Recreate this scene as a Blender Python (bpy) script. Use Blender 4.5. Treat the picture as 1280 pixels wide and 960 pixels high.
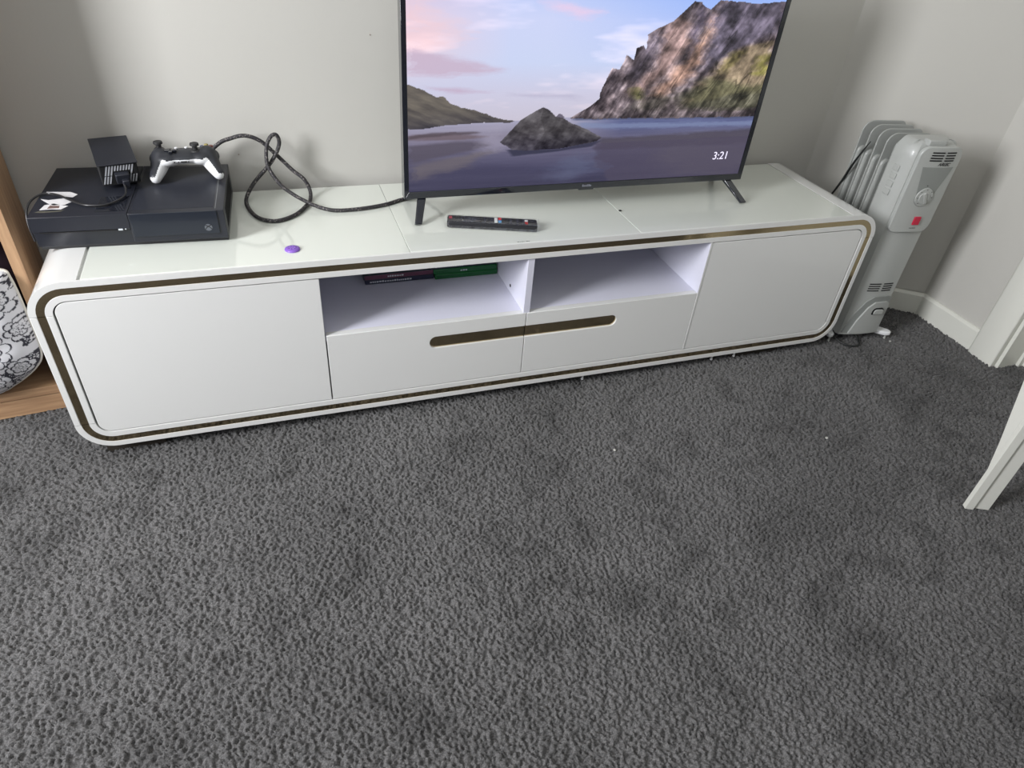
import bpy, bmesh, math, random
import numpy as np
from mathutils import Vector, Matrix, Euler
random.seed(4)
rng = np.random.default_rng(7)
PI = math.pi
sc = bpy.context.scene
COL = sc.collection
for o in list(bpy.data.objects):
    bpy.data.objects.remove(o)

# ------------------------------------------------------------------ camera
cd = bpy.data.cameras.new('camera'); cam = bpy.data.objects.new('camera', cd); COL.objects.link(cam)
cam.location = (.4542, -1.2945, 1.1091)
cam.rotation_euler = (.9146, -.0749, -.3274)
cd.sensor_width = 36; cd.lens = 23.951; cd.clip_start = .02
sc.camera = cam

# ------------------------------------------------------------------ light
sc.view_settings.view_transform = 'Standard'
sc.view_settings.look = 'None'
sc.view_settings.exposure = 0
sc.view_settings.gamma = 1
w = bpy.data.worlds.new('daylight'); sc.world = w; w.use_nodes = True
w.node_tree.nodes['Background'].inputs[0].default_value = (.75, .85, 1, 1)
w.node_tree.nodes['Background'].inputs[1].default_value = 1.0

def area(name, loc, rot, sx, sy, power, colr):
    l = bpy.data.lights.new(name, 'AREA'); l.shape = 'RECTANGLE'; l.size = sx; l.size_y = sy
    l.energy = power; l.color = colr
    o = bpy.data.objects.new(name, l); COL.objects.link(o); o.location = loc; o.rotation_euler = rot
    return o
# daylight entering through the window of the left wall
area('window_daylight', (-1.405, -.90, 1.50), (0, math.radians(-90), 0), 1.18, .62, 106, (.965, .975, 1.0))
# added weak fill lamp, set in the unseen wall behind the viewer
area('rear_fill_light', (.2, -3.17, 1.5), (math.radians(90), 0, 0), 1.5, 1.3, 3, (.97, .98, 1.0))

# ------------------------------------------------------------------ materials
def srgb(r, g, b):
    f = lambda c: (c/255/12.92) if c/255 <= .04045 else ((c/255+.055)/1.055)**2.4
    return (f(r), f(g), f(b), 1)

def mat(name, colr, rough=.5, metal=0., coat=0., bump=None, spec=.5, var=None, emit=None):
    m = bpy.data.materials.new(name); m.use_nodes = True
    nt = m.node_tree; b = nt.nodes['Principled BSDF']
    b.inputs['Base Color'].default_value = colr
    b.inputs['Roughness'].default_value = rough
    b.inputs['Metallic'].default_value = metal
    b.inputs['Coat Weight'].default_value = coat
    b.inputs['Coat Roughness'].default_value = .04
    b.inputs['Specular IOR Level'].default_value = spec
    tc = nt.nodes.new('ShaderNodeTexCoord')
    n = nt.nodes.new('ShaderNodeTexNoise'); n.inputs['Scale'].default_value = (var or (8, .04))[0]
    n.inputs['Detail'].default_value = 4
    nt.links.new(tc.outputs['Object'], n.inputs['Vector'])
    amt = (var or (8, .04))[1]
    mr = nt.nodes.new('ShaderNodeMapRange'); mr.inputs[3].default_value = 1-amt; mr.inputs[4].default_value = 1+amt
    nt.links.new(n.outputs['Fac'], mr.inputs[0])
    mx = nt.nodes.new('ShaderNodeVectorMath'); mx.operation = 'SCALE'
    mx.inputs[0].default_value = colr[:3]
    nt.links.new(mr.outputs[0], mx.inputs['Scale'])
    nt.links.new(mx.outputs[0], b.inputs['Base Color'])
    if bump:
        n2 = nt.nodes.new('ShaderNodeTexNoise'); n2.inputs['Scale'].default_value = bump[0]; n2.inputs['Detail'].default_value = 3
        nt.links.new(tc.outputs['Object'], n2.inputs['Vector'])
        bp = nt.nodes.new('ShaderNodeBump'); bp.inputs['Strength'].default_value = bump[1]; bp.inputs['Distance'].default_value = bump[2]
        nt.links.new(n2.outputs['Fac'], bp.inputs['Height']); nt.links.new(bp.outputs[0], b.inputs['Normal'])
    if emit:
        b.inputs['Emission Color'].default_value = emit[0]; b.inputs['Emission Strength'].default_value = emit[1]
    return m

WALL = mat('wall_paint', srgb(194, 192, 186), .75, bump=(180, .12, .001), var=(3, .015))
TRIM = mat('trim_paint', srgb(222, 222, 214), .35, var=(5, .015))
WALLD = mat('darkened_unseen_wall', srgb(128, 122, 114), .8, var=(3, .02))  # unseen walls coloured darker to cut the light they bounce back
CEIL = mat('ceiling_paint', srgb(225, 225, 222), .9)
GLOSS = mat('white_gloss_lacquer', srgb(226, 226, 224), .22, coat=.6, var=(4, .012))
GLASS_TOP = mat('white_backed_glass', srgb(224, 228, 220), .06, coat=1., var=(3, .01))
INNER = mat('white_melamine', srgb(216, 216, 230), .5, var=(30, .015))
EDGE = mat('chipboard_edge', srgb(150, 140, 130), .8)
DARKGAP = mat('gap_shade', srgb(40, 38, 36), .8)  # near-black colour standing in for shade in the door gaps
def brass_mat():
    m = mat('gold_mirror_strip', srgb(178, 162, 132), .10, metal=1., bump=(420, .05, .0006), var=(260, .10))
    return m
BRASS = brass_mat()
RUBBER = mat('dark_plinth', srgb(46, 40, 34), .8)
BLACKP = mat('black_plastic', srgb(34, 36, 44), .38, var=(40, .08))
BLACKG = mat('black_gloss_plastic', srgb(22, 25, 34), .12, coat=.6)
BLACKM = mat('black_matte_plastic', srgb(38, 38, 40), .6, bump=(900, .2, .0004))
DARKSLOT = mat('slot_black', srgb(14, 14, 16), .8)
GREYP = mat('heater_cover_plastic', srgb(172, 174, 171), .32, coat=.15, var=(12, .015))
GREYD = mat('heater_recess_plastic', srgb(138, 141, 138), .4)
FINM = mat('heater_fin_enamel', srgb(154, 156, 153), .3, var=(12, .02))
WHITEP = mat('white_plastic', srgb(232, 233, 235), .35)
REDP = mat('red_switch', srgb(178, 34, 62), .25, emit=(srgb(200, 30, 60), .08))
PRINT = mat('dark_print', srgb(60, 60, 60), .6)
PRINTL = mat('light_print', srgb(200, 205, 210), .5)
PURPLE = mat('purple_plastic', srgb(132, 92, 190), .35, bump=(500, .4, .0008))

def wood_mat():
    m = bpy.data.materials.new('oak_laminate'); m.use_nodes = True
    nt = m.node_tree; b = nt.nodes['Principled BSDF']; b.inputs['Roughness'].default_value = .5
    tc = nt.nodes.new('ShaderNodeTexCoord'); mp = nt.nodes.new('ShaderNodeMapping')
    mp.inputs['Scale'].default_value = (26, 26, 1.6)
    n = nt.nodes.new('ShaderNodeTexNoise'); n.inputs['Scale'].default_value = 3; n.inputs['Detail'].default_value = 6; n.inputs['Distortion'].default_value = .6
    cr = nt.nodes.new('ShaderNodeValToRGB')
    cr.color_ramp.elements[0].position = .3; cr.color_ramp.elements[0].color = srgb(158, 122, 92)
    cr.color_ramp.elements[1].position = .7; cr.color_ramp.elements[1].color = srgb(196, 160, 124)
    nt.links.new(tc.outputs['Object'], mp.inputs[0]); nt.links.new(mp.outputs[0], n.inputs['Vector'])
    nt.links.new(n.outputs['Fac'], cr.inputs[0]); nt.links.new(cr.outputs[0], b.inputs['Base Color'])
    return m
OAK = wood_mat()
def wood_h():
    m = OAK.copy(); m.name = 'oak_laminate_horizontal'
    for n in m.node_tree.nodes:
        if n.type == 'MAPPING': n.inputs['Scale'].default_value = (1.6, 26, 26)
    return m
OAKH = wood_h()

def carpet_mat():
    m = bpy.data.materials.new('charcoal_carpet'); m.use_nodes = True
    nt = m.node_tree; b = nt.nodes['Principled BSDF']; b.inputs['Roughness'].default_value = .95
    b.inputs['Specular IOR Level'].default_value = .15
    b.inputs['Sheen Weight'].default_value = .25; b.inputs['Sheen Roughness'].default_value = .5
    tc = nt.nodes.new('ShaderNodeTexCoord')
    def noise(s, d, dist=0):
        n = nt.nodes.new('ShaderNodeTexNoise'); n.inputs['Scale'].default_value = s; n.inputs['Detail'].default_value = d
        n.inputs['Distortion'].default_value = dist
        nt.links.new(tc.outputs['Object'], n.inputs['Vector']); return n.outputs['Fac']
    def mrange(src, a, b_, c, d):
        r = nt.nodes.new('ShaderNodeMapRange'); r.inputs[1].default_value = a; r.inputs[2].default_value = b_
        r.inputs[3].default_value = c; r.inputs[4].default_value = d
        nt.links.new(src, r.inputs[0]); return r.outputs[0]
    def mul(a, b_):
        x = nt.nodes.new('ShaderNodeMath'); x.operation = 'MULTIPLY'; nt.links.new(a, x.inputs[0]); nt.links.new(b_, x.inputs[1]); return x.outputs[0]
    # pile direction: broad patches and footmarks, plus fibre speckle
    broad = mrange(noise(2.2, 2, .4), .35, .65, .86, 1.12)
    marks = mrange(noise(9, 2, .8), .30, .48, .66, 1.0)
    fibre = mrange(noise(420, 3), .3, .7, .45, 1.55)
    k = mul(mul(broad, marks), fibre)
    v = nt.nodes.new('ShaderNodeVectorMath'); v.operation = 'SCALE'; v.inputs[0].default_value = srgb(92, 91, 91)[:3]
    nt.links.new(k, v.inputs['Scale']); nt.links.new(v.outputs[0], b.inputs['Base Color'])
    return m
CARPET = carpet_mat()

def vcol_mat(name, rough=.8, emission=0.):
    m = bpy.data.materials.new(name); m.use_nodes = True
    nt = m.node_tree; b = nt.nodes['Principled BSDF']; b.inputs['Roughness'].default_value = rough
    a = nt.nodes.new('ShaderNodeAttribute'); a.attribute_name = 'Col'
    if emission:
        b.inputs['Base Color'].default_value = (.004, .004, .005, 1)
        nt.links.new(a.outputs['Color'], b.inputs['Emission Color']); b.inputs['Emission Strength'].default_value = emission
    else:
        nt.links.new(a.outputs['Color'], b.inputs['Base Color'])
    return m

def braid_mat():
    m = bpy.data.materials.new('braided_sleeve'); m.use_nodes = True
    nt = m.node_tree; b = nt.nodes['Principled BSDF']; b.inputs['Roughness'].default_value = .6
    tc = nt.nodes.new('ShaderNodeTexCoord')
    v = nt.nodes.new('ShaderNodeTexNoise'); v.inputs['Scale'].default_value = 330; v.inputs['Detail'].default_value = 1
    nt.links.new(tc.outputs['Object'], v.inputs['Vector'])
    cr = nt.nodes.new('ShaderNodeValToRGB')
    cr.color_ramp.elements[0].position = .60; cr.color_ramp.elements[0].color = srgb(40, 38, 42)
    cr.color_ramp.elements[1].position = .68; cr.color_ramp.elements[1].color = srgb(140, 134, 130)
    nt.links.new(v.outputs['Fac'], cr.inputs[0]); nt.links.new(cr.outputs[0], b.inputs['Base Color'])
    return m
BRAID = braid_mat()

# ------------------------------------------------------------------ mesh helpers
def empty(name, loc, rz=0, label=None, cat=None, group=None):
    o = bpy.data.objects.new(name, None); COL.objects.link(o); o.location = loc; o.rotation_euler = (0, 0, rz)
    o.empty_display_size = .05
    tag(o, label, cat, group); return o
def tag(o, label=None, cat=None, group=None, kind=None):
    if label: o['label'] = label
    if cat: o['category'] = cat
    if group: o['group'] = group
    if kind: o['kind'] = kind
    return o
def link(name, me, m, parent=None):
    o = bpy.data.objects.new(name, me); COL.objects.link(o)
    if m: me.materials.append(m)
    if parent: o.parent = parent
    return o
def obj(name, bm, m, parent=None, bevel=0, seg=2, smooth=False, angle=40):
    me = bpy.data.meshes.new(name)
    bmesh.ops.recalc_face_normals(bm, faces=bm.faces[:])
    bm.to_mesh(me); bm.free()
    o = link(name, me, m, parent)
    if bevel:
        b = o.modifiers.new('bevel', 'BEVEL'); b.width = bevel; b.segments = seg; b.limit_method = 'ANGLE'; b.angle_limit = math.radians(35)
        b.harden_normals = False
    if smooth or bevel:
        for p in me.polygons: p.use_smooth = True
        try: me.set_sharp_from_angle(angle=math.radians(angle))
        except Exception: pass
    return o
def box(bm, x0, x1, y0, y1, z0, z1, M=None):
    vs = [bm.verts.new((x, y, z)) for x in (x0, x1) for y in (y0, y1) for z in (z0, z1)]
    for f in ((0, 1, 3, 2), (4, 6, 7, 5), (0, 4, 5, 1), (2, 3, 7, 6), (0, 2, 6, 4), (1, 5, 7, 3)):
        bm.faces.new([vs[i] for i in f])
    if M: bmesh.ops.transform(bm, matrix=M, verts=vs)
    return vs
def BX(*a, M=None):
    bm = bmesh.new(); box(bm, *a, M=M); return bm
def prism(bm, pts, y0, y1, axis='y', M=None):
    """extrude a 2-D outline: axis y -> outline is (x,z); axis z -> (x,y); axis x -> (y,z)"""
    P = {'y': lambda p, t: (p[0], t, p[1]), 'z': lambda p, t: (p[0], p[1], t), 'x': lambda p, t: (t, p[0], p[1])}[axis]
    a = [bm.verts.new(P(p, y0)) for p in pts]; b = [bm.verts.new(P(p, y1)) for p in pts]; n = len(pts)
    bm.faces.new(a); bm.faces.new(b[::-1])
    for i in range(n): bm.faces.new((a[i], b[i], b[(i+1) % n], a[(i+1) % n]))
    if M: bmesh.ops.transform(bm, matrix=M, verts=a+b)
    return a+b
def PR(pts, y0, y1, axis='y', M=None):
    bm = bmesh.new(); prism(bm, pts, y0, y1, axis, M); return bm
def arc(cx, cz, r, a0, a1, n=8):
    return [(cx+r*math.cos(math.radians(a0+(a1-a0)*i/n)), cz+r*math.sin(math.radians(a0+(a1-a0)*i/n))) for i in range(n+1)]
def rrect(x0, x1, z0, z1, r, n=6):
    if not hasattr(r, '__len__'): r = (r,)*4      # bl, br, tr, tl
    p = []
    for (cx, cz, a, q) in ((x0+r[0], z0+r[0], 180, r[0]), (x1-r[1], z0+r[1], 270, r[1]), (x1-r[2], z1-r[2], 0, r[2]), (x0+r[3], z1-r[3], 90, r[3])):
        p += arc(cx, cz, q, a, a+90, n) if q > 1e-5 else [(cx, cz)]
    return p
def strip_prism(bm, outer, inner, y0, y1):
    """open band between two polylines (same count), extruded in y"""
    n = len(outer)
    V = [[bm.verts.new((p[0], y, p[1])) for p in L] for L in (outer, inner) for y in (y0, y1)]
    o0, o1, i0, i1 = V
    for k in range(n-1):
        bm.faces.new((o0[k], o0[k+1], i0[k+1], i0[k])); bm.faces.new((o1[k], i1[k], i1[k+1], o1[k+1]))
        bm.faces.new((o0[k], o1[k], o1[k+1], o0[k+1])); bm.faces.new((i0[k], i0[k+1], i1[k+1], i1[k]))
    for k in (0, n-1): bm.faces.new((o0[k], i0[k], i1[k], o1[k]))
def tube(pts, r, n=10, closed=False, cap=True):
    """swept round tube; r number or list"""
    pts = [Vector(p) for p in pts]; R = r if hasattr(r, '__len__') else [r]*len(pts)
    bm = bmesh.new(); rings = []; up = Vector((0, 0, 1)); prev = None
    for i, p in enumerate(pts):
        t = (pts[min(i+1, len(pts)-1)]-pts[max(i-1, 0)]).normalized()
        if prev is None:
            s = t.cross(up)
            if s.length < .1: s = t.cross(Vector((1, 0, 0)))
        else: s = prev - t*prev.dot(t)
        s.normalize(); prev = s; u = s.cross(t)
        rings.append([bm.verts.new(p+(s*math.cos(2*PI*k/n)+u*math.sin(2*PI*k/n))*R[i]) for k in range(n)])
    for a, b in zip(rings, rings[1:]):
        for k in range(n): bm.faces.new((a[k], a[(k+1) % n], b[(k+1) % n], b[k]))
    if cap: bm.faces.new(rings[0]); bm.faces.new(rings[-1][::-1])
    return bm
def catmull(P, n=8):
    P = [Vector(p) for p in P]; Q = [P[0]*2-P[1]]+P+[P[-1]*2-P[-2]]; out = []
    for i in range(1, len(Q)-2):
        for k in range(n):
            t = k/n; a, b, c, d = Q[i-1:i+3]
            out.append(.5*((2*b)+(c-a)*t+(2*a-5*b+4*c-d)*t*t+(3*b-a-3*c+d)*t**3))
    return out+[P[-1]]
def cyl(bm, c, r, h, n=24, axis='z', r2=None):
    M = {'z': Matrix.Identity(4), 'y': Matrix.Rotation(PI/2, 4, 'X'), 'x': Matrix.Rotation(PI/2, 4, 'Y')}[axis]
    return bmesh.ops.create_cone(bm, cap_ends=True, segments=n, radius1=r, radius2=r if r2 is None else r2, depth=h, matrix=Matrix.Translation(c) @ M)
def CY(*a, **k):
    bm = bmesh.new(); cyl(bm, *a, **k); return bm
def join(*bms):
    out = bmesh.new()
    for b in bms:
        me = bpy.data.meshes.new('t'); b.to_mesh(me); out.from_mesh(me); b.free(); bpy.data.meshes.remove(me)
    return out
def text(name, s, size, m, parent, loc, rot, shear=0, extrude=.0002, bold=0):
    c = bpy.data.curves.new(name, 'FONT'); c.body = s; c.size = size; c.align_x = 'CENTER'; c.align_y = 'CENTER'
    c.extrude = extrude; c.shear = shear; c.offset = bold
    t = bpy.data.objects.new(name, c); COL.objects.link(t)
    bpy.context.view_layer.update()
    me = bpy.data.meshes.new_from_object(t.evaluated_get(bpy.context.evaluated_depsgraph_get()))
    bpy.data.objects.remove(t); me.name = name; me.materials.clear()
    o = link(name, me, m, parent); o.location = loc; o.rotation_euler = rot
    return o

# ------------------------------------------------------------------ the room
YW, XA, XB, YB, XR = .4013, 2.078, 2.474, .118, 2.474
def struct(name, bm, m, parent=None, **k):
    o = obj(name, bm, m, parent, **k)
    if parent is None: o['kind'] = 'structure'
    return o
fl = struct('floor', BX(-1.52, 3.0, -3.3, .6, -.06, -.0075), CARPET)
struct('ceiling', BX(-1.52, 3.0, -3.3, .6, 2.5, 2.56), CEIL)
struct('wall_back', BX(-1.52, XA+.05, YW, YW+.1, -.01, 2.5), WALL)
# slanted corner wall between back and right wall
dx, dy = XB-XA, YB-YW; L = math.hypot(dx, dy); nx, ny = -dy/L, dx/L      # outward normal
struct('wall_corner', PR([(XA, YW), (XB, YB), (XB+nx*.1, YB+ny*.1), (XA+nx*.1, YW+ny*.1)], -.01, 2.5, 'z'), WALL)
struct('wall_right', join(BX(XR, XR+.12, -.206, YB+.02, -.01, 2.5), BX(XR, XR+.12, -3.3, -1.03, -.01, 2.5), BX(XR, XR+.12, -1.03, -.206, 2.06, 2.5)), WALL)
WX = -1.42
struct('wall_left', join(BX(WX-.1, WX, -.58, .5, -.01, 2.5), BX(WX-.1, WX, -3.3, -1.22, -.01, 2.5), BX(WX-.1, WX, -1.22, -.58, -.01, .90), BX(WX-.1, WX, -1.22, -.58, 2.10, 2.5)), WALLD)
struct('wall_front', join(BX(-1.52, -.55, -3.3, -3.2, -.01, 2.5), BX(.95, 3.0, -3.3, -3.2, -.01, 2.5), BX(-.55, .95, -3.3, -3.2, -.01, .85), BX(-.55, .95, -3.3, -3.2, 2.15, 2.5)), WALLD)
def window(name, axis, c0, c1, z0, z1, off, label):
    f = bmesh.new()
    def b(a0, a1, q0, q1, d0, d1):
        if axis == 'x': box(f, off+d0, off+d1, a0, a1, q0, q1)
        else: box(f, a0, a1, off+d0, off+d1, q0, q1)
    mid = (c0+c1)/2; s = -.08
    b(c0, c1, z0, z0+.05, s, s+.05); b(c0, c1, z1-.05, z1, s, s+.05); b(c0, c0+.05, z0+.05, z1-.05, s, s+.05); b(c1-.05, c1, z0+.05, z1-.05, s, s+.05); b(mid-.025, mid+.025, z0+.05, z1-.05, s, s+.05)
    o = struct(name, f, TRIM)
    return o
window('window_1', 'x', -1.22, -.58, .90, 2.10, WX, '')
window('window_2', 'y', -.55, .95, .85, 2.15, -3.2, '')

BH = .07
def base_board(name, p, q, t=.013, out=-1):
    """baseboard along p->q; room lies on the side of out"""
    (ax, ay), (bx, by) = p, q
    l = math.hypot(bx-ax, by-ay); ang = math.atan2(by-ay, bx-ax)
    prof = [(0, -.008), (out*t, -.008), (out*t, BH-.008), (out*t*.55, BH-.002), (out*t*.3, BH), (0, BH)]
    M = Matrix.Translation((ax, ay, 0)) @ Matrix.Rotation(ang, 4, 'Z')
    return struct(name, PR([(u, v) for u, v in prof], 0, l, 'x', M), TRIM)
base_board('baseboard_back', (-.04, YW), (XA-.004, YW), .010)
base_board('baseboard_corner', (XA-.003, YW-.002), (XB-.004, YB-.003))
base_board('baseboard_right', (XR, YB-.004), (XR, -.116))
# door frame on the right wall
def casing(y0, y1):
    return [(XR, y0), (XR-.018, y0), (XR-.021, y0+.006), (XR-.021, y1-.006), (XR-.016, y1), (XR, y1)]
struct('trim_1', PR([(x, y) for x, y in casing(-.204, -.117)], -.006, 2.13, 'z'), TRIM, bevel=.002)
struct('trim_2', PR([(x, y) for x, y in casing(-1.11, -1.03)], -.006, 2.13, 'z'), TRIM, bevel=.002)
struct('trim_3', BX(XR-.021, XR, -1.03, -.204, 2.05, 2.13), TRIM, bevel=.002)
struct('trim_4', join(BX(XR-.004, XR+.13, -.216, -.2045, -.006, 2.05), BX(XR+.07, XR+.10, -.226, -.216, -.006, 2.05)), TRIM, bevel=.001)
dr = struct('door_1', BX(XR+.085, XR+.12, -1.02, -.2165, .0, 2.045), TRIM, bevel=.002)
kb = obj('door_handle', join(CY((XR+.07, -.95, 1.0), .024, .012, axis='x'), CY((XR+.055, -.95, 1.0), .009, .04, axis='x'), BX(XR+.03, XR+.045, -.96, -.84, .992, 1.008)), mat('satin_steel', srgb(170, 170, 168), .3, metal=1.), dr, bevel=.001)

# carpet pile: real relief over the part of the floor the room shows
def carpet_pile(x0, x1, y0, y1, st, inner=True):
    nx_, ny_ = int((x1-x0)/st)+1, int((y1-y0)/st)+1
    n = rng.standard_normal((ny_, nx_))
    def blur(a, k):
        for _ in range(k):
            a = (a+np.roll(a, 1, 0)+np.roll(a, -1, 0)+np.roll(a, 1, 1)+np.roll(a, -1, 1))/5
        return a
    t = blur(n, 1); t /= t.std()
    c = blur(rng.standard_normal((ny_, nx_)), 8); c /= c.std()
    h = (.5+.5*np.tanh(.9*t+.2*c))*.0085-.0080
    X, Y = np.meshgrid(np.linspace(x0, x1, nx_), np.linspace(y0, y1, ny_))
    j = .25*st
    co = np.stack([X+rng.uniform(-j, j, X.shape), Y+rng.uniform(-j, j, X.shape), h+.0015], -1).reshape(-1, 3).astype(np.float32)
    i = np.arange(nx_*ny_).reshape(ny_, nx_)
    q = np.stack([i[:-1, :-1], i[:-1, 1:], i[1:, 1:], i[1:, :-1]], -1).reshape(-1, 4)
    # keep the stretch of floor between the furniture; nothing under the stand
    cx, cy = co[q[:, 0], 0], co[q[:, 0], 1]
    keep = ~((cy > .10) & (cx > .10) & (cx < 1.90))
    keep &= cy > -.655-.305*(cx+.036)-.16
    keep &= (cy > -1.119+.83*(cx-1.487)-.22)
    if not inner:       # coarser pile on the rest of the floor
        keep &= (cx > -.36+st) & (cy > -1.36+st) & (cx < 2.59)
        keep = ~keep & ~((cy > .10) & (cx > .10) & (cx < 1.90)) & (cx < 2.46)
    q = q[keep]; used = np.unique(q); remap = np.zeros(len(co), np.int32); remap[used] = np.arange(len(used))
    return grid_mesh('carpet_pile', co[used], remap[q])
def grid_mesh(name, co, q):
    me = bpy.data.meshes.new(name)
    me.vertices.add(len(co)); me.vertices.foreach_set('co', co.ravel().astype(np.float32))
    me.loops.add(q.size); me.loops.foreach_set('vertex_index', q.ravel().astype(np.int32))
    me.polygons.add(len(q)); me.polygons.foreach_set('loop_start', np.arange(0, q.size, 4, dtype=np.int32))
    try: me.polygons.foreach_set('loop_total', np.full(len(q), 4, dtype=np.int32))
    except Exception: pass
    me.polygons.foreach_set('use_smooth', np.ones(len(q), dtype=bool))
    me.update(calc_edges=True); me.validate()
    return me
cp = link('carpet_pile', carpet_pile(-.36, 2.59, -1.36, .34, .0021), CARPET, fl)
tag(cp, kind='stuff')
cp2 = link('carpet_pile', carpet_pile(-1.41, 2.46, -2.4, .395, .0066, False), CARPET, fl)
tag(cp2, kind='stuff')

# ------------------------------------------------------------------ TV stand
L_, H, D, ZB, RR = 2.0, .4347, .3863, .030, .0686
st = empty('tv_stand', (0, 0, 0), 0, 'long low white gloss TV stand with rounded corners and gold inlay strip', 'tv stand')
def ring(off, kind, n=10):
    """polyline of the frame outline inset by off: 'top' and 'bottom' caps with the corners, 'left'/'right' straights"""
    r = RR-off; x0, x1, z0, z1 = off, L_-off, ZB+off, H-off
    g = .0005
    if kind == 'top':
        return [(x0, H-RR+g)]+arc(x0+r, z1-r, r, 180, 90, n)[0:]+arc(x1-r, z1-r, r, 90, 0, n)+[(x1, H-RR+g)]
    if kind == 'bottom':
        return [(x0, ZB+RR-g)]+arc(x0+r, z0+r, r, 180, 270, n)+arc(x1-r, z0+r, r, 270, 360, n)+[(x1, ZB+RR-g)]
    if kind == 'left': return [(x0, ZB+RR+g), (x0, H-RR-g)]
    if kind == 'right': return [(x1, ZB+RR+g), (x1, H-RR-g)]
W1, W2, W3 = .0128, .0272, .0400
for kind, nm in (('top', 'top_frame'), ('left', 'side_frame'), ('right', 'side_frame'), ('bottom', 'bottom_frame')):
    bm = bmesh.new()
    if kind == 'top':
        # recess of the glass top
        g0, g1, dz = .0950, L_-.0960, .0062
        out = ring(0, 'top')
        mid = len(out)//2
        inn = ring(W1, 'top')
        # solid cap: outer contour with the recess cut into its upper side
        left = out[:mid]; right = out[mid:]
        outer = left+[(g0, H), (g0, H-dz), (g1, H-dz), (g1, H)]+right
        il = inn[:mid]; ir = inn[mid:]
        inner = il+[(g0, H-W1)]*2+[(g1, H-W1)]*2+ir
        for a in range(2): pass
        inner = il+[(g0-.0001, H-W1), (g0, H-W1), (g1, H-W1), (g1+.0001, H-W1)]+ir
        strip_prism(bm, outer, inner, .0045, D)
        # front lip of the recess keeps the face full height
        strip_prism(bm, out, inn, 0, .0045)
    else:
        strip_prism(bm, ring(0, kind), ring(W1, kind), 0, D)
    obj(nm, bm, GLOSS, st, bevel=.0012, seg=2)
    bm = bmesh.new(); strip_prism(bm, ring(W1-.0002, kind), ring(W2+.0002, kind), .0008, .02)
    o = obj('gold_strip', bm, BRASS, st, smooth=True); o['label'] = 'mirror-like gold inlay strip'
    bm = bmesh.new(); strip_prism(bm, ring(W2, kind), ring(W3, kind), .0, D-.012)
    obj('inner_frame', bm, GLOSS, st, bevel=.0010)
# glass top in three panes
for a, b in ((.1013, .7205), (.7211, 1.2725), (1.2731, L_-.0985)):
    o = obj('glass_top', BX(a, b, .0052, D-.004, H-.0060, H), GLASS_TOP, st, bevel=.0009); o['label'] = 'white-backed glass pane of the top'
# printed glass mark near the front edge
bm = bmesh.new()
for i, (w_, h_) in enumerate([(.004, .0016), (.0035, .0012), (.0045, .0016), (.003, .001), (.0045, .0018), (.004, .0014)]):
    box(bm, .9635+i*.0051, .9635+i*.0051+w_, .009, .009+h_*1.4, H-.0001, H+.0002)
obj('glass_mark', bm, PRINT, st)
# carcass: side, divider, shelf, back, drawer fronts
XL, XM, XRr = .5285, 1.0000, 1.4790
ZS, ZT = .2495, H-W3
FZ = ZB+W3+.0012
inn = [(XL, XM-.008), (XM+.008, XRr-.003)]
obj('back_panel', BX(.04, L_-.04, D-.012, D-.006, ZB+W3, ZT), INNER, st)
obj('shelf', BX(XL+.0003, XRr-.0032, .004, D-.013, ZS-.015, ZS-.0006), INNER, st, bevel=.0006)
obj('upright_panel', BX(XL-.017, XL, .0195, D-.013, FZ, ZT-.0005), INNER, st)
up = obj('upright_panel', BX(XRr-.003, XRr+.0010, .0035, D-.013, FZ, ZT-.0005), INNER, st, bevel=.0004)
obj('upright_panel', BX(XRr+.0012, XRr+.014, .0195, D-.013, FZ, ZT-.0005), INNER, st)
obj('upright_edging', BX(XRr-.003, XRr+.0010, .0003, .0034, FZ, ZT-.0005), GLOSS, st)
# peeling edging on the right upright
pe = [(XRr-.0042, .0008), (XRr-.0032, .0008), (XRr-.0032, .028), (XRr-.0042, .022)]
bm = bmesh.new()
prof = [(.262, .010), (.270, .013), (.285, .017), (.296, .016), (.300, .010), (.318, .008), (.345, .009), (.352, .013), (.372, .012), (.390, .010)]
pts = [(.0006, .2515)]+[(y, z) for z, y in prof]+[(.0006, .390)]
prism(bm, pts, XRr-.0040, XRr-.0031, 'x')
obj('loose_edging', bm, INNER, st, bevel=.0003)['label'] = 'lifted piece of white edging'
obj('divider', BX(XM-.008, XM+.008, .003, D-.013, ZS-.0004, ZT-.0004), INNER, st, bevel=.0006)
bm = CY((XM-.0082, .105, .268), .0042, .0012, axis='x'); obj('shelf_pin_hole', bm, DARKSLOT, st)
def door_outline(x0, x1, z0, z1, side):
    r = .024
    return rrect(x0, x1, z0, z1, (r, 0, 0, r) if side == 'l' else (0, r, r, 0), 8)
dz0, dz1 = ZB+W3+.0022, H-W3-.0028
o = obj('door', PR(door_outline(.0432, XL-.0012, dz0, dz1, 'l'), .0012, .019), GLOSS, st, bevel=.0009)
o = obj('door', PR(door_outline(XRr+.0018, L_-.0432, dz0, dz1, 'r'), .0012, .019), GLOSS, st, bevel=.0009)
obj('gap_shade_sheet', PR(door_outline(.0402, XL-.0178, ZB+W3+.0003, ZT-.0003, 'l'), .0195, .022), DARKGAP, st)  # added dark sheet, paints the shade seen through the gaps round the door
obj('gap_shade_sheet', PR(door_outline(XRr+.0148, L_-.0402, ZB+W3+.0003, ZT-.0003, 'r'), .0195, .022), DARKGAP, st)
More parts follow.
